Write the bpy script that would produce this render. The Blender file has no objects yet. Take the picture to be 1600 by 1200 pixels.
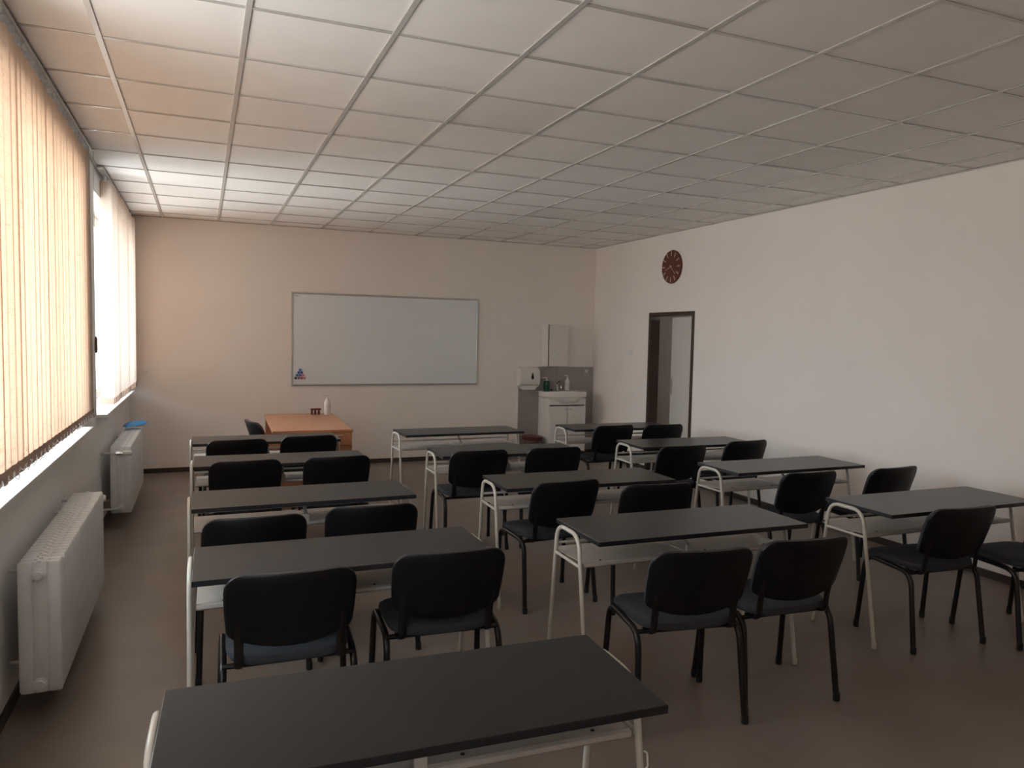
import bpy, math, random
from mathutils import Vector, Matrix
R = math.radians
random.seed(7)
sc = bpy.context.scene
COL = sc.collection

# ------------------------------------------------------------------ camera
F_PX, YAW, PITCH, ROLL, CAM_H = 1166.93, 0.393417, -0.0625925, 0.019913, 1.675
cam_data = bpy.data.cameras.new('camera')
cam_data.sensor_fit = 'HORIZONTAL'; cam_data.sensor_width = 36.0
cam_data.lens = 36.0 * F_PX / 1600.0
cam_data.clip_start = 0.05
cam = bpy.data.objects.new('camera', cam_data); COL.objects.link(cam)
fw = Vector((math.sin(YAW) * math.cos(PITCH), math.cos(YAW) * math.cos(PITCH), math.sin(PITCH)))
rt = Vector((math.cos(YAW), -math.sin(YAW), 0)); up = rt.cross(fw)
r2 = math.cos(ROLL) * rt + math.sin(ROLL) * up
u2 = -math.sin(ROLL) * rt + math.cos(ROLL) * up
cam.matrix_world = Matrix(((r2.x, u2.x, -fw.x, 0), (r2.y, u2.y, -fw.y, 0), (r2.z, u2.z, -fw.z, CAM_H), (0, 0, 0, 1)))
sc.camera = cam

# ------------------------------------------------------------------ world: bright hazy sky, duller ground below the horizon
SKY = 15.5
w = bpy.data.worlds.new('sky'); sc.world = w; w.use_nodes = True
nt = w.node_tree; nt.nodes.clear()
wo = nt.nodes.new('ShaderNodeOutputWorld'); bg = nt.nodes.new('ShaderNodeBackground')
tc = nt.nodes.new('ShaderNodeTexCoord'); sx = nt.nodes.new('ShaderNodeSeparateXYZ')
rp = nt.nodes.new('ShaderNodeValToRGB'); mp = nt.nodes.new('ShaderNodeMapRange')
mp.inputs['From Min'].default_value = -1; mp.inputs['From Max'].default_value = 1
e = rp.color_ramp.elements
e[0].position = 0.47; e[0].color = (0.72, 0.71, 0.69, 1)
e[1].position = 1.0; e[1].color = (0.66, 0.83, 1.0, 1)
x_ = e.new(0.53); x_.color = (0.90, 0.95, 1.0, 1)
nt.links.new(tc.outputs['Generated'], sx.inputs[0]); nt.links.new(sx.outputs['Z'], mp.inputs['Value'])
nt.links.new(mp.outputs[0], rp.inputs[0]); nt.links.new(rp.outputs[0], bg.inputs['Color'])
bg.inputs['Strength'].default_value = SKY
nt.links.new(bg.outputs[0], wo.inputs[0])

WINS = [(-1.05, 1.95), (2.65, 5.99), (6.80, 9.48)]      # openings along the left wall
SILL_Z, HEAD_Z = 0.985, 2.77
for (a, b) in WINS:                                      # light portals that guide the sky sampling
    ld = bpy.data.lights.new('sky_portal', 'AREA'); ld.shape = 'RECTANGLE'
    ld.size = HEAD_Z - SILL_Z; ld.size_y = b - a; ld.cycles.is_portal = True
    lo = bpy.data.objects.new('sky_portal', ld); COL.objects.link(lo)
    lo.location = (-1.12, (a + b) / 2, (SILL_Z + HEAD_Z) / 2); lo.rotation_euler = (0, R(-90), 0)

sc.view_settings.view_transform = 'Standard'; sc.view_settings.look = 'None'
sc.view_settings.gamma = 1.0; sc.view_settings.use_curve_mapping = False
sc.view_settings.exposure = -0.05
cy = sc.cycles
cy.use_denoising = True; cy.use_adaptive_sampling = True; cy.adaptive_threshold = 0.02; cy.max_bounces = 12; cy.diffuse_bounces = 7; cy.glossy_bounces = 4
cy.transmission_bounces = 8; cy.transparent_max_bounces = 12
cy.caustics_reflective = False; cy.caustics_refractive = False; cy.sample_clamp_indirect = 6.0

# ------------------------------------------------------------------ materials
MATS = {}
def mat(name, col, rough=0.6, var=0.0, scale=8.0, bump=0.0, bscale=60.0, metal=0.0, spec=0.5, stretch=None, coat=0.0):
    if name in MATS: return MATS[name]
    m = bpy.data.materials.new(name); m.use_nodes = True; MATS[name] = m
    n = m.node_tree; b = n.nodes['Principled BSDF']
    b.inputs['Roughness'].default_value = rough; b.inputs['Metallic'].default_value = metal
    b.inputs['Specular IOR Level'].default_value = spec; b.inputs['Coat Weight'].default_value = coat
    b.inputs['Base Color'].default_value = (*col, 1)
    t = n.nodes.new('ShaderNodeTexCoord'); mpn = n.nodes.new('ShaderNodeMapping')
    n.links.new(t.outputs['Object'], mpn.inputs['Vector'])
    if stretch: mpn.inputs['Scale'].default_value = stretch
    if var:
        nz = n.nodes.new('ShaderNodeTexNoise'); nz.inputs['Scale'].default_value = scale; nz.inputs['Detail'].default_value = 4
        cr = n.nodes.new('ShaderNodeValToRGB')
        cr.color_ramp.elements[0].position = 0.3; cr.color_ramp.elements[1].position = 0.7
        cr.color_ramp.elements[0].color = (*[c * (1 - var) for c in col], 1)
        cr.color_ramp.elements[1].color = (*[min(1, c * (1 + var)) for c in col], 1)
        n.links.new(mpn.outputs[0], nz.inputs['Vector']); n.links.new(nz.outputs['Fac'], cr.inputs[0])
        n.links.new(cr.outputs[0], b.inputs['Base Color'])
    if bump:
        nb = n.nodes.new('ShaderNodeTexNoise'); nb.inputs['Scale'].default_value = bscale; nb.inputs['Detail'].default_value = 3
        bp = n.nodes.new('ShaderNodeBump'); bp.inputs['Strength'].default_value = bump; bp.inputs['Distance'].default_value = 0.004
        n.links.new(mpn.outputs[0], nb.inputs['Vector']); n.links.new(nb.outputs['Fac'], bp.inputs['Height'])
        n.links.new(bp.outputs[0], b.inputs['Normal'])
    return m

def slat_mat():
    m = bpy.data.materials.new('blind_fabric'); m.use_nodes = True; n = m.node_tree; n.nodes.clear()
    o = n.nodes.new('ShaderNodeOutputMaterial'); d = n.nodes.new('ShaderNodeBsdfDiffuse'); tr = n.nodes.new('ShaderNodeBsdfTranslucent')
    mx = n.nodes.new('ShaderNodeMixShader'); mx.inputs[0].default_value = 0.48
    t = n.nodes.new('ShaderNodeTexCoord'); mpn = n.nodes.new('ShaderNodeMapping'); mpn.inputs['Scale'].default_value = (10, 10, 150)
    oi = n.nodes.new('ShaderNodeObjectInfo'); vm = n.nodes.new('ShaderNodeVectorMath'); vm.operation = 'SCALE'; vm.inputs['Scale'].default_value = 40; vm2 = n.nodes.new('ShaderNodeVectorMath')
    n.links.new(oi.outputs['Random'], vm.inputs[0]); n.links.new(vm.outputs[0], vm2.inputs[1])
    nz = n.nodes.new('ShaderNodeTexNoise'); nz.inputs['Scale'].default_value = 1.0; nz.inputs['Detail'].default_value = 2
    cr = n.nodes.new('ShaderNodeValToRGB')
    cr.color_ramp.elements[0].position = 0.34; cr.color_ramp.elements[0].color = (0.30, 0.185, 0.12, 1)
    cr.color_ramp.elements[1].position = 0.44; cr.color_ramp.elements[1].color = (0.45, 0.290, 0.198, 1)
    n.links.new(t.outputs['Object'], mpn.inputs[0]); n.links.new(mpn.outputs[0], vm2.inputs[0]); n.links.new(vm2.outputs[0], nz.inputs['Vector'])
    n.links.new(nz.outputs['Fac'], cr.inputs[0]); n.links.new(cr.outputs[0], tr.inputs['Color'])
    d.inputs['Color'].default_value = (0.80, 0.72, 0.65, 1)
    n.links.new(d.outputs[0], mx.inputs[1]); n.links.new(tr.outputs[0], mx.inputs[2]); n.links.new(mx.outputs[0], o.inputs[0])
    return m

def pane_mat():
    m = bpy.data.materials.new('window_glass'); m.use_nodes = True; n = m.node_tree; n.nodes.clear()
    o = n.nodes.new('ShaderNodeOutputMaterial'); a = n.nodes.new('ShaderNodeBsdfTransparent'); g = n.nodes.new('ShaderNodeBsdfGlossy')
    g.inputs['Roughness'].default_value = 0.02; a.inputs['Color'].default_value = (0.95, 0.97, 0.97, 1)
    mx = n.nodes.new('ShaderNodeMixShader'); mx.inputs[0].default_value = 0.06
    n.links.new(a.outputs[0], mx.inputs[1]); n.links.new(g.outputs[0], mx.inputs[2]); n.links.new(mx.outputs[0], o.inputs[0])
    return m

WALL = mat('wall_paint', (0.87, 0.825, 0.785), 0.75, 0.02, 1.5, 0.15, 180)
PIER = mat('wall_paint_cool_skylight', (0.85, 0.85, 0.845), 0.75, 0.02, 1.5, 0.15, 180)  # wall paint cooled so its colour carries the bluish sky light
FLOOR = mat('floor_linoleum', (0.205, 0.167, 0.142), 0.40, 0.10, 3.0, 0.05, 220, spec=0.4)
TILE = mat('ceiling_tile_white', (0.89, 0.875, 0.855), 0.9, 0.02, 5.0, 0.25, 160)
TILE2 = mat('ceiling_tile_darker', (0.82, 0.80, 0.775), 0.9, 0.02, 5.0, 0.25, 160)  # slightly darker tone for the odd tiles
TEE = mat('ceiling_grid_enamel', (0.55, 0.535, 0.515), 0.2, spec=0.7)
BASE = mat('baseboard_brown', (0.05, 0.035, 0.028), 0.5, 0.1)
WHITE_PVC = mat('white_plastic', (0.80, 0.80, 0.78), 0.35, 0.02)
WHITE_LACQ = mat('white_lacquer', (0.74, 0.72, 0.69), 0.35, 0.015)
CERAMIC = mat('white_ceramic', (0.78, 0.76, 0.73), 0.12, 0.01)
ENAMEL = mat('radiator_enamel', (0.80, 0.83, 0.85), 0.36, 0.04, 12)
PIPE = mat('pipe_enamel', (0.66, 0.66, 0.65), 0.4, 0.03)
CHROME = mat('chrome', (0.75, 0.75, 0.75), 0.15, metal=1.0, var=0.02)
ALU = mat('aluminium', (0.56, 0.56, 0.55), 0.35, metal=0.8, var=0.03)
TOP = mat('desk_laminate_grey', (0.011, 0.0125, 0.015), 0.30, 0.06, 30, 0.03, 300, spec=0.34)
EDGE = mat('desk_edge_dark', (0.010, 0.011, 0.015), 0.4, 0.05)
TUBE = mat('desk_tube_cream', (0.53, 0.505, 0.455), 0.32, 0.05, 14)
SHELF = mat('desk_shelf_beige', (0.43, 0.40, 0.365), 0.45, 0.04, 10)
BLACK_METAL = mat('chair_frame_black', (0.006, 0.005, 0.0055), 0.35, 0.05, spec=0.4)
BLACK_SHELL = mat('chair_shell_black', (0.0035, 0.0037, 0.005), 0.40, 0.06, 20, 0.1, 400, spec=0.3)
SEATF = mat('chair_fabric_charcoal', (0.030, 0.033, 0.042), 0.85, 0.12, 60, 0.3, 500)
RED_SHELL = mat('teacher_chair_red', (0.085, 0.012, 0.012), 0.45, 0.06)
WOOD = mat('desk_wood_veneer', (0.46, 0.205, 0.105), 0.36, 0.10, 4.0, 0.03, 40, stretch=(14, 1.0, 14))
DOORBR = mat('door_frame_brown', (0.040, 0.018, 0.010), 0.45, 0.08)
DOORW = mat('door_leaf_white', (0.70, 0.68, 0.64), 0.5, 0.015)
BOARD = mat('whiteboard_enamel', (0.79, 0.84, 0.88), 0.22, 0.01, 1.0)
CLOCK = mat('clock_face_brown', (0.115, 0.030, 0.017), 0.45, 0.10, 6)
CLOCKM = mat('clock_marks_beige', (0.50, 0.38, 0.30), 0.5, 0.03)
TILEW = mat('wall_tile_lavender', (0.33, 0.305, 0.30), 0.22, 0.03, 3)
GROUT = mat('tile_grout', (0.50, 0.46, 0.43), 0.8, 0.03)
BLINDW = mat('blind_weight_brown', (0.10, 0.055, 0.04), 0.6, 0.08)
POCKET = mat('blind_pocket_tan', (0.42, 0.29, 0.22), 0.8, 0.08)
CHAIN = mat('bead_chain_white', (0.60, 0.60, 0.62), 0.35, 0.03)
DARK = mat('dark_plastic', (0.012, 0.014, 0.014), 0.3, 0.05)
BLUE = mat('blue_plastic_bag', (0.06, 0.33, 0.75), 0.4, 0.15, 12, 0.3, 40)
GREEN = mat('green_soap', (0.008, 0.075, 0.04), 0.25, 0.1)
REDP = mat('dark_red_plastic', (0.10, 0.014, 0.014), 0.4, 0.08)
SLAT = slat_mat(); PANE = pane_mat()

# ------------------------------------------------------------------ mesh helpers
class MB:
    def __init__(self): self.v = []; self.f = []; self.mi = []
    def add(self, vs, fs, mi=0):
        o = len(self.v); self.v += [tuple(p) for p in vs]; self.f += [tuple(i + o for i in q) for q in fs]; self.mi += [mi] * len(fs)
    def box(self, a, b, mi=0):
        x0, y0, z0 = [min(p, q) for p, q in zip(a, b)]; x1, y1, z1 = [max(p, q) for p, q in zip(a, b)]
        self.add([(x0, y0, z0), (x1, y0, z0), (x1, y1, z0), (x0, y1, z0), (x0, y0, z1), (x1, y0, z1), (x1, y1, z1), (x0, y1, z1)],
                 [(0, 3, 2, 1), (4, 5, 6, 7), (0, 1, 5, 4), (1, 2, 6, 5), (2, 3, 7, 6), (3, 0, 4, 7)], mi)
        return self
    def rings(self, rs, cap0=True, cap1=True, mi=0):
        n = len(rs[0]); vs = [p for r in rs for p in r]; fs = []
        for k in range(len(rs) - 1):
            for i in range(n):
                j = (i + 1) % n; fs.append((k * n + i, k * n + j, (k + 1) * n + j, (k + 1) * n + i))
        if cap0: fs.append(tuple(reversed(range(n))))
        if cap1: fs.append(tuple((len(rs) - 1) * n + i for i in range(n)))
        self.add(vs, fs, mi); return self
    def lathe(self, c, prof, axis='z', n=16, sx=1.0, sy=1.0):
        rs = []
        for r, h in prof:
            ring = []
            for i in range(n):
                a = 2 * math.pi * i / n; p, q = r * math.cos(a) * sx, r * math.sin(a) * sy
                if axis == 'z': ring.append((c[0] + p, c[1] + q, c[2] + h))
                elif axis == 'x': ring.append((c[0] + h, c[1] + p, c[2] + q))
                else: ring.append((c[0] + q, c[1] + h, c[2] + p))
            rs.append(ring)
        return self.rings(rs)
    def tube(self, pts, r, n=8, ry=None):
        pts = [Vector(p) for p in pts]; ry = ry or r; rs = []; side = None
        for i, p in enumerate(pts):
            d = (pts[min(i + 1, len(pts) - 1)] - pts[max(i - 1, 0)]).normalized()
            if side is None:
                ref = Vector((1, 0, 0)) if abs(d.x) < 0.8 else Vector((0, 0, 1))
                side = (ref - d * ref.dot(d)).normalized()
            else: side = (side - d * side.dot(d)).normalized()
            o = d.cross(side)
            rs.append([tuple(p + side * r * math.cos(2 * math.pi * k / n) + o * ry * math.sin(2 * math.pi * k / n)) for k in range(n)])
        return self.rings(rs)
    def mesh(self, name, mats, smooth=False, bevel=0):
        me = bpy.data.meshes.new(name); me.from_pydata(self.v, [], self.f)
        for m in (mats if isinstance(mats, (list, tuple)) else [mats]): me.materials.append(m)
        for p, i in zip(me.polygons, self.mi): p.material_index = i
        import bmesh
        bm = bmesh.new(); bm.from_mesh(me)
        bmesh.ops.recalc_face_normals(bm, faces=bm.faces)
        if bevel:
            es = [e_ for e_ in bm.edges if len(e_.link_faces) == 2 and e_.calc_face_angle(0) > 0.6]
            bmesh.ops.bevel(bm, geom=es, offset=bevel, segments=2, profile=0.5, affect='EDGES')
        bm.to_mesh(me); bm.free()
        if smooth:
            for p in me.polygons: p.use_smooth = True
            me.set_sharp_from_angle(angle=R(40))
        return me
    def build(self, name, mats, parent=None, smooth=False, bevel=0, loc=(0, 0, 0), rot=(0, 0, 0)):
        return link(name, self.mesh(name, mats, smooth, bevel), parent, loc, rot)

def link(name, me, parent=None, loc=(0, 0, 0), rot=(0, 0, 0)):
    o = bpy.data.objects.new(name, me); COL.objects.link(o); o.parent = parent; o.location = loc; o.rotation_euler = rot
    return o
def tag(o, label, cat, group=None):
    o['label'] = label; o['category'] = cat
    if group: o['group'] = group
    return o
def thing(name, label, cat, loc=(0, 0, 0), rz=0, group=None):
    o = bpy.data.objects.new(name, None); COL.objects.link(o); o.empty_display_size = 0.1
    o.location = loc; o.rotation_euler = (0, 0, rz)
    return tag(o, label, cat, group)
def struct(o, label=None):
    o['kind'] = 'structure'
    if label: o['label'] = label
    return o
def B(*boxes):
    m = MB()
    for a, b in boxes: m.box(a, b)
    return m
def fillet(pts, rad, n=5):
    pts = [Vector(p) for p in pts]; out = [pts[0]]
    for i in range(1, len(pts) - 1):
        p, a, b = pts[i], pts[i - 1], pts[i + 1]
        da, db = (a - p), (b - p); r_ = min(rad, da.length * 0.49, db.length * 0.49)
        s, t = p + da.normalized() * r_, p + db.normalized() * r_
        for k in range(n + 1):
            q = k / n; out.append((1 - q) ** 2 * s + 2 * q * (1 - q) * p + q * q * t)
    out.append(pts[-1]); return out
def copy_tree(o, parent=None):
    c = o.copy(); COL.objects.link(c); c.parent = parent
    for ch in list(o.children): copy_tree(ch, c)
    return c

# ------------------------------------------------------------------ room shell
XL, XR, YB, YF, H = -0.79, 5.27, 9.62, -1.4, 2.978
XO = -1.09
struct(B(((XO, YF - 0.2, -0.1), (7.1, 11.2, 0))).build('floor', FLOOR))
m = MB()
edges = [YF - 0.2] + [q for wn in WINS for q in wn] + [YB + 0.2]
for k in range(0, len(edges), 2): m.box((XO, edges[k], 0), (XL, edges[k + 1], H + 0.1))
for a, b in WINS: m.box((XO, a, 0), (XL, b, SILL_Z - 0.03)); m.box((XO, a, HEAD_Z), (XL, b, H + 0.1))
struct(m.build('wall_left', PIER))
struct(B(((XO, YB, 0), (XR + 0.12, YB + 0.2, H + 0.1))).build('wall_back', WALL))
DY0, DY1, DZ = 7.215, 8.165, 2.02
struct(B(((XR, YF - 0.2, 0), (XR + 0.12, DY0, H + 0.1)), ((XR, DY1, 0), (XR + 0.12, YB + 0.2, H + 0.1)),
         ((XR, DY0, DZ), (XR + 0.12, DY1, H + 0.1))).build('wall_right', WALL))
struct(B(((XO, YF - 0.2, 0), (XR + 0.12, YF, H + 0.1))).build('wall_front', WALL))
# corridor behind the door, with an unseen opening added in its outer wall to light it
struct(B(((6.75, 4.6, 0), (6.85, 6.4, H)), ((6.75, 7.1, 0), (6.85, 11.0, H)), ((6.75, 6.4, 0), (6.85, 7.1, 1.7)), ((6.75, 6.4, 2.3), (6.85, 7.1, H)),
         ((XR + 0.12, 10.9, 0), (6.85, 11.0, H)), ((XR + 0.12, 4.6, 0), (6.85, 4.7, H)), ((XR + 0.12, YB, 0), (XR + 0.14, 11.0, H)))
       .build('wall_corridor', WALL))
struct(B(((XR + 0.12, 4.6, H), (6.85, 11.0, H + 0.1))).build('ceiling_corridor', WALL))

# unseen overhang added outside to keep high sky off the upper slats
struct(B(((-2.1, YF - 0.6, H + 0.02), (XO, YB + 0.6, H + 0.2))).build('added_overhang', WALL), 'unseen overhang added to shade the window tops')

# baseboards
struct(B(((XL, YB - 0.012, 0), (XR, YB, 0.055))).build('baseboard_back', BASE))
struct(B(((XR - 0.012, YF, 0), (XR, DY0, 0.055)), ((XR - 0.012, DY1, 0), (XR, YB, 0.055))).build('baseboard_right', BASE))
struct(B(((XL, YF, 0), (XL + 0.012, YB, 0.055))).build('baseboard_left', BASE))

# suspended ceiling
ceil = struct(B(((XO, YF - 0.2, H + 0.1), (XR + 0.12, YB + 0.2, H + 0.2))).build('ceiling', WALL))
gx = [XL] + [-0.4197 + 0.6 * i for i in range(10)] + [XR]
gy = [YF] + [3.2792 + 0.6 * j for j in range(-7, 11)] + [YB]
tile_cache = {}
odd = {(4, 9), (8, 9), (8, 13), (7, 14)}
for i in range(len(gx) - 1):
    for j in range(len(gy) - 1):
        dx, dy = gx[i + 1] - gx[i], gy[j + 1] - gy[j]
        key = (round(dx, 3), round(dy, 3), (i, j) in odd)
        if key not in tile_cache:
            hx, hy = dx / 2 - 0.004, dy / 2 - 0.004
            tile_cache[key] = B(((-hx, -hy, 0), (hx, hy, 0.015))).mesh('ceiling_tile', TILE2 if key[2] else TILE, bevel=0.003)
        o = link('ceiling_tile', tile_cache[key], ceil, ((gx[i] + gx[i + 1]) / 2, (gy[j] + gy[j + 1]) / 2, H + 0.003 + random.uniform(0, 0.002)))
        o.rotation_euler = (random.uniform(-.0012, .0012), random.uniform(-.0012, .0012), 0)
        if (i, j) in odd: o.rotation_euler = (0.003, 0.004, 0); o.location.z += 0.001
run_me = B(((-0.0125, YF, 0), (0.0125, YB, 0.006))).mesh('main_runner', TEE, bevel=0.001)
for x in gx[1:-1]: link('main_runner', run_me, ceil, (x, 0, H - 0.0035))
for j, y in enumerate(gy[1:-1]): B(((XL, y - 0.009, 0), (XR, y + 0.009, 0.005))).build('cross_tee', TEE, ceil, loc=(0, 0, H - 0.0015))
B(((XL, YB - 0.022, 0), (XR, YB, 0.004)), ((XR - 0.022, YF, 0), (XR, YB, 0.004)), ((XL, YF, 0), (XL + 0.022, YB, 0.004)),
  ((XL, YF, 0), (XR, YF + 0.022, 0.004))).build('edge_trim', TEE, ceil, loc=(0, 0, H - 0.004))

# ------------------------------------------------------------------ windows
XG = -1.0
for n, (a, b) in enumerate(WINS):
    wroot = bpy.data.objects.new('window_%d' % (n + 1), None); COL.objects.link(wroot); struct(wroot)
    z0, z1 = SILL_Z, HEAD_Z; t = 0.06
    B(((XG - .035, a, z0), (XG + .035, b, z0 + t)), ((XG - .035, a, z1 - t), (XG + .035, b, z1)),
      ((XG - .035, a, z0 + t), (XG + .035, a + t, z1 - t)), ((XG - .035, b - t, z0 + t), (XG + .035, b, z1 - t))).build('window_frame', WHITE_PVC, wroot, bevel=0.004)
    k = 3; wd = (b - a - 2 * t) / k
    for q in range(k):
        y0, y1 = a + t + q * wd, a + t + (q + 1) * wd; s = 0.05
        sash = B(((XG - .025, y0, z0 + t), (XG + .045, y1, z0 + t + s)), ((XG - .025, y0, z1 - t - s), (XG + .045, y1, z1 - t)),
                 ((XG - .025, y0, z0 + t + s), (XG + .045, y0 + s, z1 - t - s)), ((XG - .025, y1 - s, z0 + t + s), (XG + .045, y1, z1 - t - s))).build('sash', WHITE_PVC, wroot, bevel=0.004)
        B(((XG - .004, y0 + s, z0 + t + s), (XG + .004, y1 - s, z1 - t - s))).build('pane', PANE, sash)
        B(((XG + .045, y0 + .018, 1.75), (XG + .06, y0 + .036, 1.87))).build('window_handle', WHITE_PVC, sash, bevel=0.003)
    B(((XG + .035, a + .002, SILL_Z - 0.03), (XL - .001, b - .002, SILL_Z)), ((XL - .001, a + .002, SILL_Z - 0.03), (-0.715, b - .002, SILL_Z))).build('window_sill', WHITE_PVC, wroot, bevel=0.003)

# ------------------------------------------------------------------ vertical blinds
SW, ZT, ZB = 0.134, 2.925, 1.035
def slat_mesh():
    m = MB(); n = 5; vs = []; zz = [ZB + 0.055, 1.6, 2.2, ZT - 0.03, ZT]
    for z in zz:
        for i in range(n):
            s = i / (n - 1) * 2 - 1; wv = SW / 2 * (1 if z < ZT else 0.35)
            vs.append((0.006 * (1 - s * s), s * wv, z))
    m.add(vs, [(k * n + i, k * n + i + 1, (k + 1) * n + i + 1, (k + 1) * n + i) for k in range(len(zz) - 1) for i in range(n - 1)])
    return m.mesh('slat', SLAT, smooth=True)
SLAT_ME = slat_mesh()
WEIGHT_ME = B(((-0.002, -SW / 2, ZB), (0.004, SW / 2, ZB + 0.058))).mesh('weight', POCKET, bevel=0.0015)
CARR_ME = B(((-0.012, -0.012, ZT - 0.004), (0.012, 0.012, 2.957)), ((-0.003, -0.02, ZT - 0.012), (0.006, 0.02, ZT))).mesh('carrier', CHAIN, bevel=0.002)
def blind(label, y0, y1, s0, ang, jit, pitch=0.111, x=-0.748):
    t = thing('vertical_blind', label, 'blind', (x, y0, 0), 0, 'vertical blinds along the window wall')
    B(((-0.022, 0, 2.955), (0.022, y1 - y0, H - 0.006))).build('headrail', ALU, t, bevel=0.003)
    n = int((y1 - s0 - 0.03) / pitch) + 1; prev = None
    for i in range(n):
        a = R(ang + random.uniform(-jit, jit)); y = s0 - y0 + 0.03 + i * pitch
        s = link('slat', SLAT_ME, t, (0, y, 0), (random.uniform(-.004, .004), 0, a))
        link('weight', WEIGHT_ME, s); link('carrier', CARR_ME, s)
        sag = random.uniform(0.02, 0.045); L_ = pitch
        pts = [(0.016 + 0.004 * math.sin(q * 9 + i), (q - 0.5) * L_ * 0.8, ZB + 0.035 - sag * math.sin(math.pi * q)) for q in [k / 6 for k in range(7)]]
        MB().tube(pts, 0.0022, 5).build('bead_chain', CHAIN, s)
    e_ = MB().tube([(0.03, y1 - y0 - 0.012, 2.95), (0.03, y1 - y0 - 0.012, 1.60)], 0.0018, 5).build('control_cord', CHAIN, t)
    MB().lathe((0.03, y1 - y0 - 0.012, 1.50), [(0.004, 0.12), (0.010, 0.10), (0.011, 0.02), (0.006, 0)], n=10).build('cord_weight', BLINDW, e_, smooth=True)
    return t
blind('half-open vertical fabric blind behind the camera on the window wall', -1.10, 2.05, -1.10, -19, 1.5)
blind('closed tan vertical fabric blind glowing over the large near left window', 2.61, 6.22, 3.36, -4.5, 1.2)
blind('open vertical fabric blind over the bright far left window beside the back wall', 6.86, 9.57, 7.16, 57, 4)

# ------------------------------------------------------------------ radiators
def section_mesh():
    st = [(-.080, .008), (-.074, .0165), (-.05, .0195), (-.034, .018), (-.027, .010), (-.020, .018), (0, .020), (.020, .018), (.027, .010), (.034, .018), (.05, .0195), (.074, .0165), (.080, .008)]
    def ring(z, k, f=0.0):
        a = [(x * k, t_ * (1 if not f else 0.55), z) for x, t_ in st]; b = [(x * k, -t_ * (1 if not f else 0.55), z) for x, t_ in reversed(st)]
        return a + b
    m = MB().rings([ring(0, .95, 1), ring(.012, 1), ring(.553, 1), ring(.565, .96, 1)])
    m.lathe((0, -.025, .045), [(.022, 0), (.022, .05)], 'y', 10); m.lathe((0, -.025, .515), [(.022, 0), (.022, .05)], 'y', 10)
    m.box((-.008, -.014, .563), (.008, .014, .571))
    return m.mesh('section', ENAMEL, smooth=True)
SECTION = section_mesh()
def radiator(label, y0, n, z=0.125, x=-0.642, valve_near=False):
    t = thing('radiator', label, 'radiator', (x, y0, z), 0, 'radiators under the windows')
    for i in range(n): link('section', SECTION, t, (0, 0.025 + 0.05 * i, 0))
    L_ = n * 0.05
    for yy, dr in ((0, -1), (L_, 1)):
        for zz in (.045, .515):
            MB().lathe((0, yy, zz), [(.027, 0), (.027, dr * .010), (.019, dr * .012), (.017, dr * .022)], 'y', 14).build('end_plug', ENAMEL, t, smooth=True)
    for yy in (0.18, L_ - 0.18):
        for zz in (.08, .49): MB().tube([(-.05, yy, zz), (XL - x + 0.002, yy, zz)], .008, 6).build('bracket', PIPE, t)
    yv = -0.03 if valve_near else L_ + 0.03
    p = MB().tube([(0, yv + (0.03 if valve_near else -.03), .515), (0, yv, .515), (-.02, yv, .515), (XL - x + 0.002, yv, .515)], .009, 8).build('supply_pipe', PIPE, t, smooth=True)
    MB().lathe((0.0, yv, .515), [(.018, -.03), (.018, .0), (.013, .004), (.013, .02)], 'x', 12).build('valve', CHROME, p, smooth=True)
    MB().lathe((0.02, yv, .515), [(.018, 0), (.023, .006), (.022, .06), (.016, .07)], 'x', 14).build('valve_knob', WHITE_PVC, p, smooth=True)
    MB().tube([(0, yv + (0.03 if valve_near else -.03), .045), (0, yv, .045), (XL - x + 0.002, yv, .045)], .009, 8).build('return_pipe', PIPE, t, smooth=True)
    return t
radiator('long white column radiator under the near tan blind', 3.60, 30)
radiator('white column radiator near the back wall with blue bag on top', 7.00, 28, valve_near=True)
# crumpled bag on the far radiator
m = MB(); nx, ny = 13, 9; vs = []
rb = random.Random(3)
for sgn in (1, -1):
    for i in range(nx):
        for j in range(ny):
            u, v = i / (nx - 1) * 2 - 1, j / (ny - 1) * 2 - 1
            ed = max(0, 1 - max(abs(u) ** 3, abs(v) ** 3)); k = 0.034 * ed ** 0.6 * (0.75 + 0.5 * rb.random())
            vs.append((0.115 * u * (1 - .25 * abs(v)), 0.085 * v * (1 - 0.2 * u), 0.010 + (k if sgn > 0 else -0.008 * ed ** .5) + 0.012 * u))
q = nx * ny
m.add(vs, [(s * q + i * ny + j, s * q + (i + 1) * ny + j, s * q + (i + 1) * ny + j + 1, s * q + i * ny + j + 1) for s in (0, 1) for i in range(nx - 1) for j in range(ny - 1)])
tag(m.build('plastic_bag', BLUE, None, loc=(-0.62, 8.24, 0.722), rot=(0, 0, R(8))), 'crumpled blue plastic bag lying on the far white radiator', 'bag')

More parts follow.
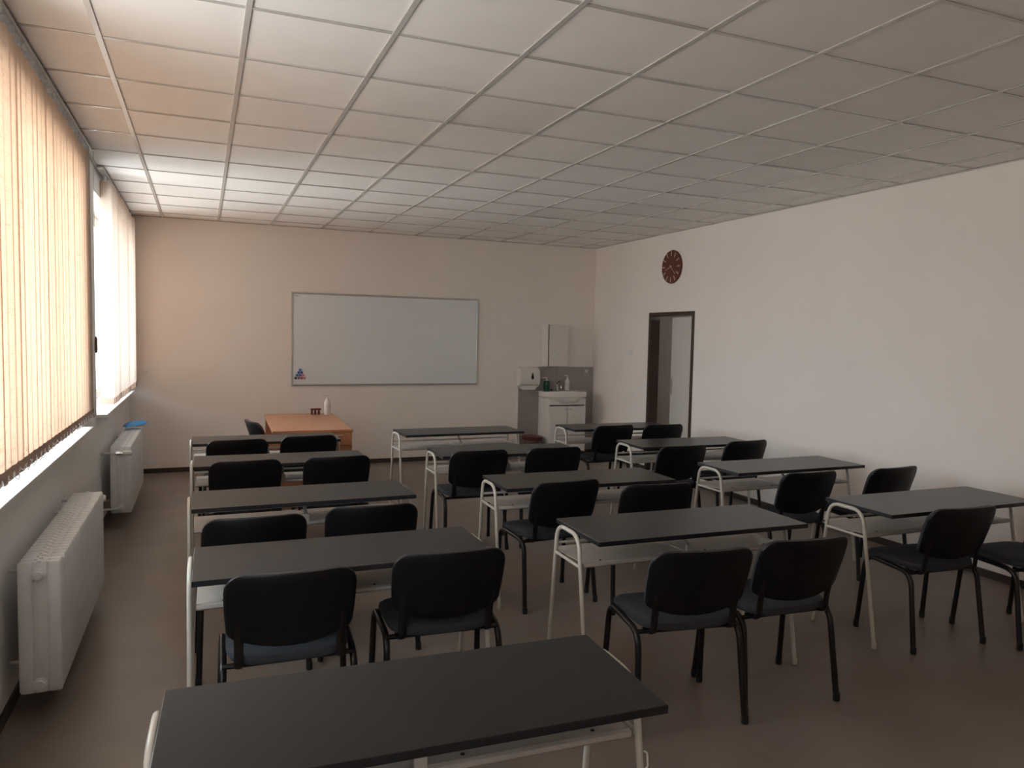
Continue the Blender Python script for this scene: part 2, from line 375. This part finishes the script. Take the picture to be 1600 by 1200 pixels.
# ------------------------------------------------------------------ whiteboard + magnets
wb = thing('whiteboard', 'wide magnetic whiteboard with aluminium frame on the back wall', 'whiteboard', (1.017, YB, 1.018))
WBW, WBH = 2.453, 1.162
B(((0.012, -0.016, 0.012), (WBW - .012, -0.001, WBH - .012))).build('writing_surface', BOARD, wb)
for a, b in (((0, -.022, 0), (WBW, -.001, .022)), ((0, -.022, WBH - .022), (WBW, -.001, WBH)), ((0, -.022, .022), (.022, -.001, WBH - .022)), ((WBW - .022, -.022, .022), (WBW, -.001, WBH - .022))):
    B((a, b)).build('frame_bar', ALU, wb, bevel=0.004)
B(((.045, -.0172, WBH - .05), (.085, -.016, WBH - .042))).build('maker_plate', mat('grey_print', (.30, .30, .31), .5, .02), wb)
cols = [('bright blue', (.02, .14, .45)), ('blue', (.03, .10, .40)), ('navy', (.025, .04, .25)), ('teal', (.03, .20, .30)), ('violet', (.10, .07, .38)), ('pink', (.55, .20, .22)),
        ('dark green', (.01, .10, .08)), ('purple', (.25, .08, .22)), ('crimson', (.40, .06, .08)), ('peach', (.52, .27, .19))]
poss = ['at the tip', 'left in second row', 'right in second row', 'left in third row', 'middle of third row', 'right in third row', 'left corner of bottom row', 'second in bottom row', 'third in bottom row', 'right corner of bottom row']
idx = 0
for row in range(4):
    for k in range(row + 1):
        nm, c = cols[idx]
        mm = MB().lathe((0, 0, 0), [(.016, 0), (.0165, -.008), (.013, -.011)], 'y', 12)
        o = mm.build('magnet', mat('magnet_' + nm.replace(' ', '_'), c, .35, .05), None, smooth=True, loc=(1.122 + (k - row / 2) * .036, YB - .016, 1.018 + .198 - row * .034))
        tag(o, '%s round magnet of the triangle on the whiteboard, %s' % (nm, poss[idx]), 'magnet', 'magnets in a triangle'); idx += 1

# ------------------------------------------------------------------ sockets, switch
def wall_plate(name, label, cat, loc, rz, w_, h_, kind, pm=WHITE_PVC):
    t = thing(name, label, cat, loc, rz)
    B(((-w_ / 2, -.010, -h_ / 2), (w_ / 2, -.001, h_ / 2))).build('plate', pm, t, bevel=.003)
    if kind == 'socket':
        for sx_ in ((-w_ / 4, w_ / 4) if w_ > h_ * 1.3 else (0,)):
            for sz in ((-h_ / 4, h_ / 4) if h_ > w_ * 1.3 else (0,)):
                s = MB().lathe((sx_, -.010, sz), [(.021, 0), (.021, -.004), (.018, -.004), (.018, -.0005)], 'y', 14).build('socket_well', WHITE_PVC, t, smooth=True)
                for d in (-.008, .008): MB().lathe((sx_ + d, -.011, sz), [(.0035, 0), (.0035, -.0012)], 'y', 8).build('pin_hole', DARK, s)
    else:
        B(((-w_ / 2 + .012, -.014, -h_ / 2 + .012), (w_ / 2 - .012, -.010, h_ / 2 - .012))).build('rocker', WHITE_PVC, t, bevel=.002)
    return t
wall_plate('wall_socket', 'white double wall socket near the left corner of the back wall', 'socket', (-.60, YB, 1.185), 0, .085, .10, 'socket')
wall_plate('light_switch', 'white light switch on the right wall beside the door', 'switch', (XR, 8.60, 1.50), R(-90), .085, .085, 'switch')
wall_plate('wall_socket', 'double wall socket on the tiles right of the washbasin', 'socket', (5.148, YB - .014, 1.205), 0, .085, .11, 'socket', mat('socket_grey', (.36, .34, .32), .4, .03))

# ------------------------------------------------------------------ wall clock
ck = thing('wall_clock', 'round brown wall clock with beige markers above the door', 'clock', (XR, 7.69, 2.563), R(-90))
MB().lathe((0, 0, 0), [(.200, -.001), (.203, -.012), (.197, -.024), (.18, -.026)], 'y', 48).build('clock_face', CLOCK, ck, smooth=True)
for k in range(12):
    a = R(30 * k); o = B(((-.007, -.030, .128), (.007, -.026, .188))).build('hour_mark', CLOCKM, ck); o.rotation_euler = (0, a, 0)
for nm, L_, wd, a in (('hour_hand', .115, .008, 251), ('minute_hand', .135, .006, 134)):
    o = B(((-wd / 2, -.034, -.03), (wd / 2, -.031, L_))).build(nm, CLOCKM, ck); o.rotation_euler = (0, R(a), 0)
MB().lathe((0, -.026, 0), [(.010, 0), (.010, -.010)], 'y', 12).build('hand_hub', CLOCKM, ck)

# ------------------------------------------------------------------ door
dr = bpy.data.objects.new('door_1', None); COL.objects.link(dr); struct(dr)
fwid = 0.045
B(((XR - .012, DY0, 0), (XR + .132, DY0 + fwid, DZ)), ((XR - .012, DY1 - fwid, 0), (XR + .132, DY1, DZ)), ((XR - .012, DY0 + fwid, DZ - fwid), (XR + .132, DY1 - fwid, DZ))).build('door_frame', DOORBR, dr, bevel=.004)
lf = B(((-.02, 0, .01), (.02, .845, DZ - fwid - .01))).build('door_leaf', DOORW, dr, bevel=.003, loc=(XR + .125, DY0 + fwid + .012, 0), rot=(0, 0, R(-13.5)))
for s in (-1, 1):
    B(((s * .02, .775, .98), (s * .026, .815, 1.20))).build('handle_plate', ALU, lf, bevel=.003)
    MB().tube(fillet([(s * .022, .795, 1.12), (s * .065, .795, 1.12), (s * .065, .69, 1.12)], .015), .009, 8).build('door_handle', ALU, lf, smooth=True)

# ------------------------------------------------------------------ wash corner
TX0, TX1, TZ = 4.085, XR, 1.265
sp = thing('tiled_backsplash', 'grey lavender tiled splashback with white trim behind the washbasin', 'tiles', (TX0, YB, 0))
B(((0, -.006, .055), (TX1 - TX0, -.0005, TZ))).build('grout_bed', GROUT, sp)
tw, th = (TX1 - TX0) / 2, (TZ - .06) / 5
tile_me = B(((.002, -.0125, .002), (tw - .002, -.005, th - .002))).mesh('tile', TILEW, bevel=.0012)
for i in range(2):
    for j in range(5): link('tile', tile_me, sp, (i * tw, 0, .06 + j * th))
B(((-.012, -.015, .055), (0, -.0005, TZ + .012)), ((0, -.015, TZ), (TX1 - TX0, -.0005, TZ + .012))).build('trim_strip', WHITE_PVC, sp)

vc = thing('vanity_cabinet', 'white two-door cabinet under the washbasin', 'cabinet', (4.40, 9.26, 0))
VW, VD, VH = .565, .345, .84
B(((0, 0, .08), (.016, VD, VH)), ((VW - .016, 0, .08), (VW, VD, VH)), ((.016, 0, .08), (VW - .016, VD, .10)), ((.016, VD - .01, .10), (VW - .016, VD, VH)), ((.016, .004, .40), (VW - .016, VD - .01, .416)), ((.02, .05, 0), (VW - .02, VD, .08))).build('body', WHITE_LACQ, vc)
B(((0.004, -.018, .752), (VW - .004, 0, VH - .004))).build('top_rail', WHITE_LACQ, vc, bevel=.002)
for i in (0, 1):
    d = B(((.004 + i * VW / 2, -.018, .09), (VW / 2 * (i + 1) - .004, 0, .734))).build('door', WHITE_LACQ, vc, bevel=.003)
    xx = VW / 2 + (-.055 if i == 0 else .015)
    MB().tube([(xx, -.018, .695), (xx, -.034, .695), (xx + .04, -.034, .695), (xx + .04, -.018, .695)], .004, 6).build('handle', CHROME, d)

def basin():
    m = MB(); n = 40; wx, x0 = .335, .0
    def outline(k, z, yf):
        pts = []
        for i in range(n):
            a = 2 * math.pi * i / n; c, s = math.cos(a), math.sin(a)
            X = wx * k * math.copysign(abs(c) ** .45, c)
            Y = (.17 * math.copysign(abs(s) ** .5, s)) * k
            if s < 0: Y -= .085 * k * yf * math.cos(X / (wx * k) * math.pi / 2)
            pts.append((X, Y, z))
        return pts
    def bowl(k, z, dy):
        return [(.235 * k * math.cos(2 * math.pi * i / n), -.04 + dy + .135 * k * math.sin(2 * math.pi * i / n), z) for i in range(n)]
    def belly(kx, ky, z): return [(kx * math.cos(2 * math.pi * i / n), -.055 + ky * math.sin(2 * math.pi * i / n), z) for i in range(n)]
    m.rings([belly(.06, .05, .752), belly(.15, .125, .765), belly(.22, .170, .79), belly(.258, .188, .825), outline(.95, .850, 1), outline(1, .864, 1), outline(1, .925, 1), outline(.975, .932, 1),
             outline(.90, .928, 1), bowl(1.0, .922, 0), bowl(.9, .88, 0), bowl(.55, .815, 0), bowl(.15, .80, 0)])
    return m
bs = thing('washbasin', 'white ceramic washbasin on the cabinet beside the tiled corner', 'washbasin', (4.685, 9.425, 0))
basin().build('bowl', CERAMIC, bs, smooth=True)
MB().lathe((0, -.04, .797), [(.018, 0), (.018, .006)], n=12).build('drain', CHROME, bs)
tp = thing('faucet', 'chrome mixer tap at the back of the washbasin', 'faucet', (4.66, 9.545, .93))
MB().lathe((0, 0, 0), [(.026, 0), (.024, .006), (.019, .012), (.019, .085), (.015, .092)], n=14).build('tap_body', CHROME, tp, smooth=True)
MB().tube(fillet([(0, 0, .07), (0, -.08, .09), (0, -.125, .07), (0, -.128, .045)], .03), .010, 10).build('spout', CHROME, tp, smooth=True)
MB().tube([(0, .005, .09), (0, -.01, .118), (.01, -.06, .135)], .007, 8).build('lever', DARK, tp, smooth=True)

def pump_bottle(name, label, loc, h, r, body, pump, rz=0, lab=None):
    t = thing(name, label, 'bottle', loc, rz)
    MB().lathe((0, 0, 0), [(r * .9, 0), (r, .006), (r, h * .60), (r * .92, h * .68), (r * .45, h * .77), (r * .38, h * .80)], n=20).build('body', body, t, smooth=True)
    MB().lathe((0, 0, h * .79), [(r * .48, 0), (r * .48, h * .06), (r * .18, h * .065), (r * .16, h * .17)], n=12).build('collar', pump, t, smooth=True)
    MB().tube(fillet([(0, 0, h * .95), (0, 0, h), (-r * 1.25, 0, h * 0.99), (-r * 1.35, 0, h * .955)], .01), r * .19, 8).build('pump_head', pump, t, smooth=True)
    if lab: MB().lathe((0, 0, h * .12), [(r * 1.01, 0), (r * 1.01, h * .4)], n=20).build('label_band', lab, t, smooth=True)
    return t
PALELAB = mat('pale_label', (.66, .64, .62), .5, .06, 30)
pump_bottle('soap_bottle', 'white pump bottle on the washbasin right of the tap', (4.815, 9.54, .928), .215, .036, WHITE_LACQ, WHITE_LACQ, 0, PALELAB)
pump_bottle('soap_bottle', 'green soap bottle with pale pump on the left of the washbasin', (4.485, 9.53, .928), .185, .042, GREEN, WHITE_LACQ, R(-20))
sf = thing('sink_stopper', 'small black stopper on the washbasin rim beside green bottle', 'stopper', (4.567, 9.545, .93))
MB().lathe((0, 0, 0), [(.022, 0), (.024, .006), (.016, .014), (.007, .02)], n=14).build('plug', DARK, sf, smooth=True)
MB().tube(fillet([(-.007, 0, .019), (-.007, 0, .036), (.007, 0, .036), (.007, 0, .019)], .006), .002, 6).build('ring', DARK, sf)

pd = thing('towel_dispenser', 'white paper towel dispenser with dark drop-shaped window above the tiles', 'dispenser', (4.205, YB - .0165, .978))
def dispenser():
    m = MB(); prof = [(.0, 0.02), (-.10, .02), (-.135, .05), (-.145, .12), (-.14, .22), (-.115, .265), (-.06, .285), (0, .285)]
    rs = []
    for x, k in ((-.15, .94), (-.143, .985), (-.125, 1), (.125, 1), (.143, .985), (.15, .94)):
        rs.append([(x, y * k, .15 + (z - .15) * k) for y, z in prof])
    return m.rings(rs)
dispenser().build('cover', WHITE_LACQ, pd, smooth=True)
MB().rings([[(-.125, -.115, .02), (.125, -.115, .02), (.13, -.01, .02), (-.13, -.01, .02)], [(-.09, -.10, -.03), (.085, -.10, -.03), (.10, -.01, -.02), (-.10, -.01, -.02)]]).build('paper_tray', mat('paper_white', (.8, .79, .77), .8, .02), pd, bevel=.004)
dp = [(0, .055), (.007, .045), (.014, .018), (.020, -.005), (.020, -.02), (.014, -.034), (0, -.04), (-.014, -.034), (-.020, -.02), (-.020, -.005), (-.014, .018), (-.007, .045)]
MB().rings([[(.03 + x, -.147, .155 + z) for x, z in dp], [(.03 + x * 1.02, -.138, .155 + z) for x, z in dp]]).build('level_window', DARK, pd)

mc = thing('wall_cabinet', 'narrow white wall cabinet with round knob above the washbasin', 'cabinet', (4.447, YB - .21, 1.28))
B(((0, .02, 0), (.30, .209, .585))).build('body', WHITE_LACQ, mc, bevel=.002)
cd = B(((.006, -.002, .004), (.30, .016, .581))).build('door', WHITE_LACQ, mc, bevel=.002)
B(((.0, .0, .0), (.006, .02, .585))).build('door_gap_shade', DOORBR, mc)  # dark strip standing in for the shade in the door gap
MB().lathe((.155, -.002, .205), [(.010, 0), (.012, -.010), (.024, -.014), (.026, -.024), (.018, -.032)], 'y', 16).build('knob', WHITE_PVC, cd, smooth=True)

wb_ = thing('waste_bin', 'low waste bin with dark red rim on the floor by the tiles', 'bin', (4.215, 9.40, 0))
MB().lathe((0, 0, 0), [(.105, 0), (.11, .01), (.138, .285), (.128, .285), (.10, .02)], n=24).build('bucket', mat('bin_grey', (.12, .10, .095), .5, .05), wb_, smooth=True)
MB().lathe((0, 0, .262), [(.136, 0), (.146, .004), (.147, .045), (.140, .052), (.10, .055), (.02, .058)], n=24).build('rim_lid', REDP, wb_, smooth=True)

# ------------------------------------------------------------------ teacher's desk and chair
TZ_ = .75
td = thing('teacher_desk', 'orange-brown wooden teacher desk below the whiteboard', 'desk', (.995, 8.055, 0), R(-1.5))
hw, hl = .375, .79
B(((-hw, -hl, TZ_ - .025), (hw, hl, TZ_))).build('desk_top', WOOD, td, bevel=.003)
B(((-hw + .012, -hl + .012, 0), (hw - .008, -hl + .03, TZ_ - .025))).build('end_panel', WOOD, td)
B(((-hw + .012, hl - .03, 0), (hw - .008, hl - .012, TZ_ - .025))).build('end_panel', WOOD, td)
B(((hw - .06, -hl + .03, .18), (hw - .042, hl - .03, TZ_ - .025))).build('modesty_panel', WOOD, td)
df = B(((.02, -hl + .000, TZ_ - .155), (hw - .01, -hl + .012, TZ_ - .034))).build('drawer_front', WOOD, td, bevel=.002)
MB().tube(fillet([(.19, -hl, TZ_ - .055), (.19, -hl - .018, TZ_ - .055), (.275, -hl - .018, TZ_ - .055), (.275, -hl, TZ_ - .055)], .008), .005, 6).build('drawer_handle', CHROME, df)
pump_bottle('pump_bottle', 'white pump bottle standing on the teacher desk', (1.312, 8.64, TZ_), .220, .037, WHITE_LACQ, WHITE_LACQ, R(15), PALELAB)
rs_ = thing('stamp_rack', 'small dark red rack with short legs on the teacher desk', 'rack', (1.185, 8.66, TZ_), R(5))
B(((-.058, -.03, .055), (.058, .03, .072))).build('rack_top', REDP, rs_, bevel=.006)
for a_ in (-.042, -.005, .036):
    for b_ in (-.022, .022): MB().lathe((a_, b_, 0), [(.007, 0), (.010, .02), (.006, .057)], n=8).build('rack_leg', REDP, rs_, smooth=True)

# ------------------------------------------------------------------ student desks
DW, DD, DH = 1.19, .47, .76
TOP_ME = None
def desk_proto():
    t = thing('student_desk', 'x', 'desk')
    m = MB(); m.box((-DW / 2, -DD / 2, DH - .022), (DW / 2, DD / 2, DH))
    m.mi = [1, 0, 1, 1, 1, 1]; m.build('table_top', [TOP, EDGE], t, bevel=.002)
    o_ = .065
    for s in (-1, 1):
        X = s * (DW / 2 + .011)
        path = fillet([(X, o_ - .235, .012), (X, o_ - .115, DH - .018), (X, o_ + .125, DH - .018), (X, o_ + .21, .012)], .075, 6)
        fr = MB().tube(path, .0105, 10).build('side_frame', TUBE, t, smooth=True)
        MB().tube([(X, o_ - .135, .597), (X, o_ + .142, .597)], .008, 8).build('crossbar', TUBE, fr, smooth=True)
        for yy in (o_ - .235, o_ + .21): MB().lathe((X, yy, 0), [(.011, 0), (.013, .004), (.0125, .03)], n=10).build('foot_cap', TUBE, fr, smooth=True)
        xi = X - s * .012
        B(((min(xi, xi - s * .05), o_ - .05, DH - .034), (max(xi, xi - s * .05), o_ + .06, DH - .023))).build('top_bracket', TUBE, fr, bevel=.002)
        if s > 0: MB().tube(fillet([(X + .008, o_ - .158, .56), (X + .017, o_ - .160, .555), (X + .017, o_ - .166, .52), (X + .008, o_ - .168, .515)], .006), .0025, 6).build('bag_hook', WHITE_PVC, fr)
    y0, y1 = o_ - .135, o_ + .20
    for s in (-1, 1):
        xa, xb = (-DW / 2 + .012, -.016) if s < 0 else (.016, DW / 2 - .012)
        prof = [(y0, .592), (y0 - .008, .600), (y0 - .006, .612), (y0 + .004, .617), (y0 + .018, .613), (y1 - .05, .598), (y1, .606), (y1, .602), (y1 - .05, .594), (y0 + .018, .608), (y0 + .006, .604)]
        sh = MB().rings([[(x, y, z) for y, z in prof] for x in (xa, xb)]).build('shelf_tray', SHELF, t)
        for x in (xa + .10, xb - .10): MB().lathe((x, y0 + .03, .608), [(.006, 0), (.006, .006), (.003, .008)], n=8).build('screw_head', BLACK_METAL, sh)
    B(((-.016, y0 - .006, .595), (.016, y0 + .012, .655)), ((-.016, y0 + .004, .59), (.016, y1, .60))).build('centre_bracket', TUBE, t, bevel=.002)
    MB().tube([(0, y0 + .004, .65), (0, o_, DH - .026)], .010, 6, .004).build('centre_strut', TUBE, t)
    MB().tube([(-DW / 2, o_ + .135, .645), (DW / 2, o_ + .135, .645)], .007, 8).build('rear_rail', TUBE, t, smooth=True)
    return t
ROWN = {1: 'first', 2: 'second', 3: 'third', 4: 'fourth'}
COLN = {'L': 'window-side', 'M': 'middle', 'R': 'right-hand'}
DESKS = {'N': (.492, 1.785, -2.2), 'L4': (.555, 3.142, -.6), 'L3': (.535, 4.358, .6), 'L2': (.533, 5.645, -.5), 'L1': (.512, 6.760, .6),
         'M1': (2.305, 6.880, 1.2), 'M2': (2.283, 5.609, -1.6), 'M3': (2.295, 4.340, -1.8), 'M4': (2.247, 3.123, -1.5),
         'R1': (4.045, 6.851, -1.5), 'R2': (4.065, 5.622, -2.0), 'R3': (4.042, 4.390, .3), 'R4': (4.020, 3.105, -.5)}
proto = desk_proto(); first = True
for k, (x, y, a) in DESKS.items():
    d = proto if first else copy_tree(proto); first = False
    d.location = (x, y, 0); d.rotation_euler = (0, 0, R(a))
    if k == 'N': lb = 'dark grey student desk nearest the camera, without chairs, in the left foreground'
    else: lb = 'grey-topped double student desk, %s row from the whiteboard in the %s column' % (ROWN[int(k[1])], COLN[k[0]])
    tag(d, lb, 'desk', 'student desks in three columns')

# ------------------------------------------------------------------ chairs
def back_outline():
    # right half from bottom centre to top centre: sagging bottom edge, tight lower corner, round upper corner
    h = [(0, -.158), (.06, -.155), (.12, -.146), (.17, -.133), (.205, -.120), (.220, -.108), (.2275, -.090), (.231, -.05), (.234, 0), (.235, .05)]
    for k in range(7):
        a = math.pi / 2 * k / 6; h.append((.163 + .072 * math.cos(a), .073 + .072 * math.sin(a)))
    h += [(.11, .1455), (.05, .146)]
    return h + [(0, .146)] + [(-x, z) for x, z in reversed(h[1:])]
def by(x, z): return -.205 - .095 * (z - .52) / .29 + .045 * (x / .235) ** 2
def chair_proto(name, cushion, shell, seatm):
    t = thing(name, 'x', 'chair')
    for s in (-1, 1):
        path = fillet([(s * .255, .205, .008), (s * .243, .165, .448), (s * .240, -.150, .428), (s * .255, -.205, .008)], .075, 6)
        fr = MB().tube(path, .0142, 10, .0138).build('side_frame', BLACK_METAL, t, smooth=True)
        for yy in (.205, -.205): MB().lathe((s * .255, yy, 0), [(.015, 0), (.0165, .005), (.016, .04)], n=10).build('foot_cap', DARK, fr, smooth=True)
        MB().tube(fillet([(s * .185, -.10, .424), (s * .185, -.182, .424), (s * .185, by(.185, .52) - .012, .52), (s * .185, by(.185, .62) - .010, .62)], .035), .017, 8, .007).build('back_bracket', BLACK_METAL, t, smooth=True)
    for yy, zz in ((-.135, .424), (.12, .436)): MB().tube([(-.243, yy, zz), (.243, yy, zz)], .011, 8).build('seat_rail', BLACK_METAL, t, smooth=True)
    # seat cushion
    n = 40; rs = []
    for k, z in ((.86, .428), (.97, .433), (1, .448), (.985, .466), (.90, .477), (.55, .474), (.12, .470)):
        ring = []
        for i in range(n):
            a = 2 * math.pi * i / n; c, s = math.cos(a), math.sin(a)
            X = .232 * k * math.copysign(abs(c) ** .42, c); Y = .03 + .215 * k * math.copysign(abs(s) ** .45, s)
            Z = z - (.020 * max(0, (Y - .12) / .125) ** 2) + .012 * (X / .232) ** 2 * max(0, min(1, (.2 - Y) / .2))
            ring.append((X, Y, Z))
        rs.append(ring)
    MB().rings(rs).build('seat', seatm, t, smooth=True)
    o = back_outline(); zc = .665
    def br(k, off): return [(x * k, by(x * k, zc + z * k) + off, zc + z * k) for x, z in o]
    MB().rings([br(1, -.002), br(1.0, .010), br(.985, .020), br(.93, .028), br(.6, .034), br(.1, .035)]).build('backrest', cushion, t, smooth=True)
    MB().rings([br(1.0, .002), br(1.012, -.004), br(1.0, -.012), br(.955, -.0165), br(.6, -.018), br(.1, -.018)]).build('back_shell', shell, t, smooth=True)
    return t
# centres of the backrest tops seen in the photo (x, y) and turn in degrees
CH = {'L1a': (.26, 6.36, 5), 'L1b': (.835, 6.46, 4), 'L2a': (.27, 5.31, 3), 'L2b': (.885, 5.32, 1.8), 'L3a': (.23, 3.67, 1), 'L3b': (.80, 3.74, -3),
      'L4a': (.30, 2.78, -1.6), 'L4b': (.93, 2.84, -3.2), 'M2a': (1.96, 5.32, .4), 'M2b': (2.59, 5.31, -1.7), 'M3a': (2.06, 4.03, 4.8), 'M3b': (2.55, 3.79, -5.2),
      'M4a': (1.935, 2.52, -8), 'M4b': (2.49, 2.52, -3.5), 'R1a': (3.85, 6.53, 4), 'R1b': (4.40, 6.47, 0), 'R2a': (3.68, 5.12, .9), 'R2b': (4.44, 5.24, 4),
      'R3a': (3.80, 3.84, 0), 'R3b': (4.55, 3.81, 3), 'R4a': (3.81, 2.74, -3.5), 'R4b': (4.43, 2.585, -.5)}
cp = chair_proto('upholstered_chair', SEATF, BLACK_SHELL, SEATF); first = True
for k, (x, y, a) in CH.items():
    c = cp if first else copy_tree(cp); first = False
    ar = R(a); off = .262
    c.location = (x - math.sin(ar) * off, y + math.cos(ar) * off, 0); c.rotation_euler = (0, 0, ar)
    tag(c, 'black upholstered chair, %s seat at the %s desk of the %s row' % ('left' if k[2] == 'a' else 'right', COLN[k[0]], ROWN[int(k[1])] + ' whiteboard-side' if k[1] == '1' else ROWN[int(k[1])]), 'chair', 'black chairs at the student desks')
tcr = chair_proto('teacher_chair', RED_SHELL, BLACK_SHELL, RED_SHELL)
tcr.location = (.70, 7.74, 0); tcr.rotation_euler = (0, 0, R(-78))
tag(tcr, 'dark red and black chair beside the wooden teacher desk', 'chair')
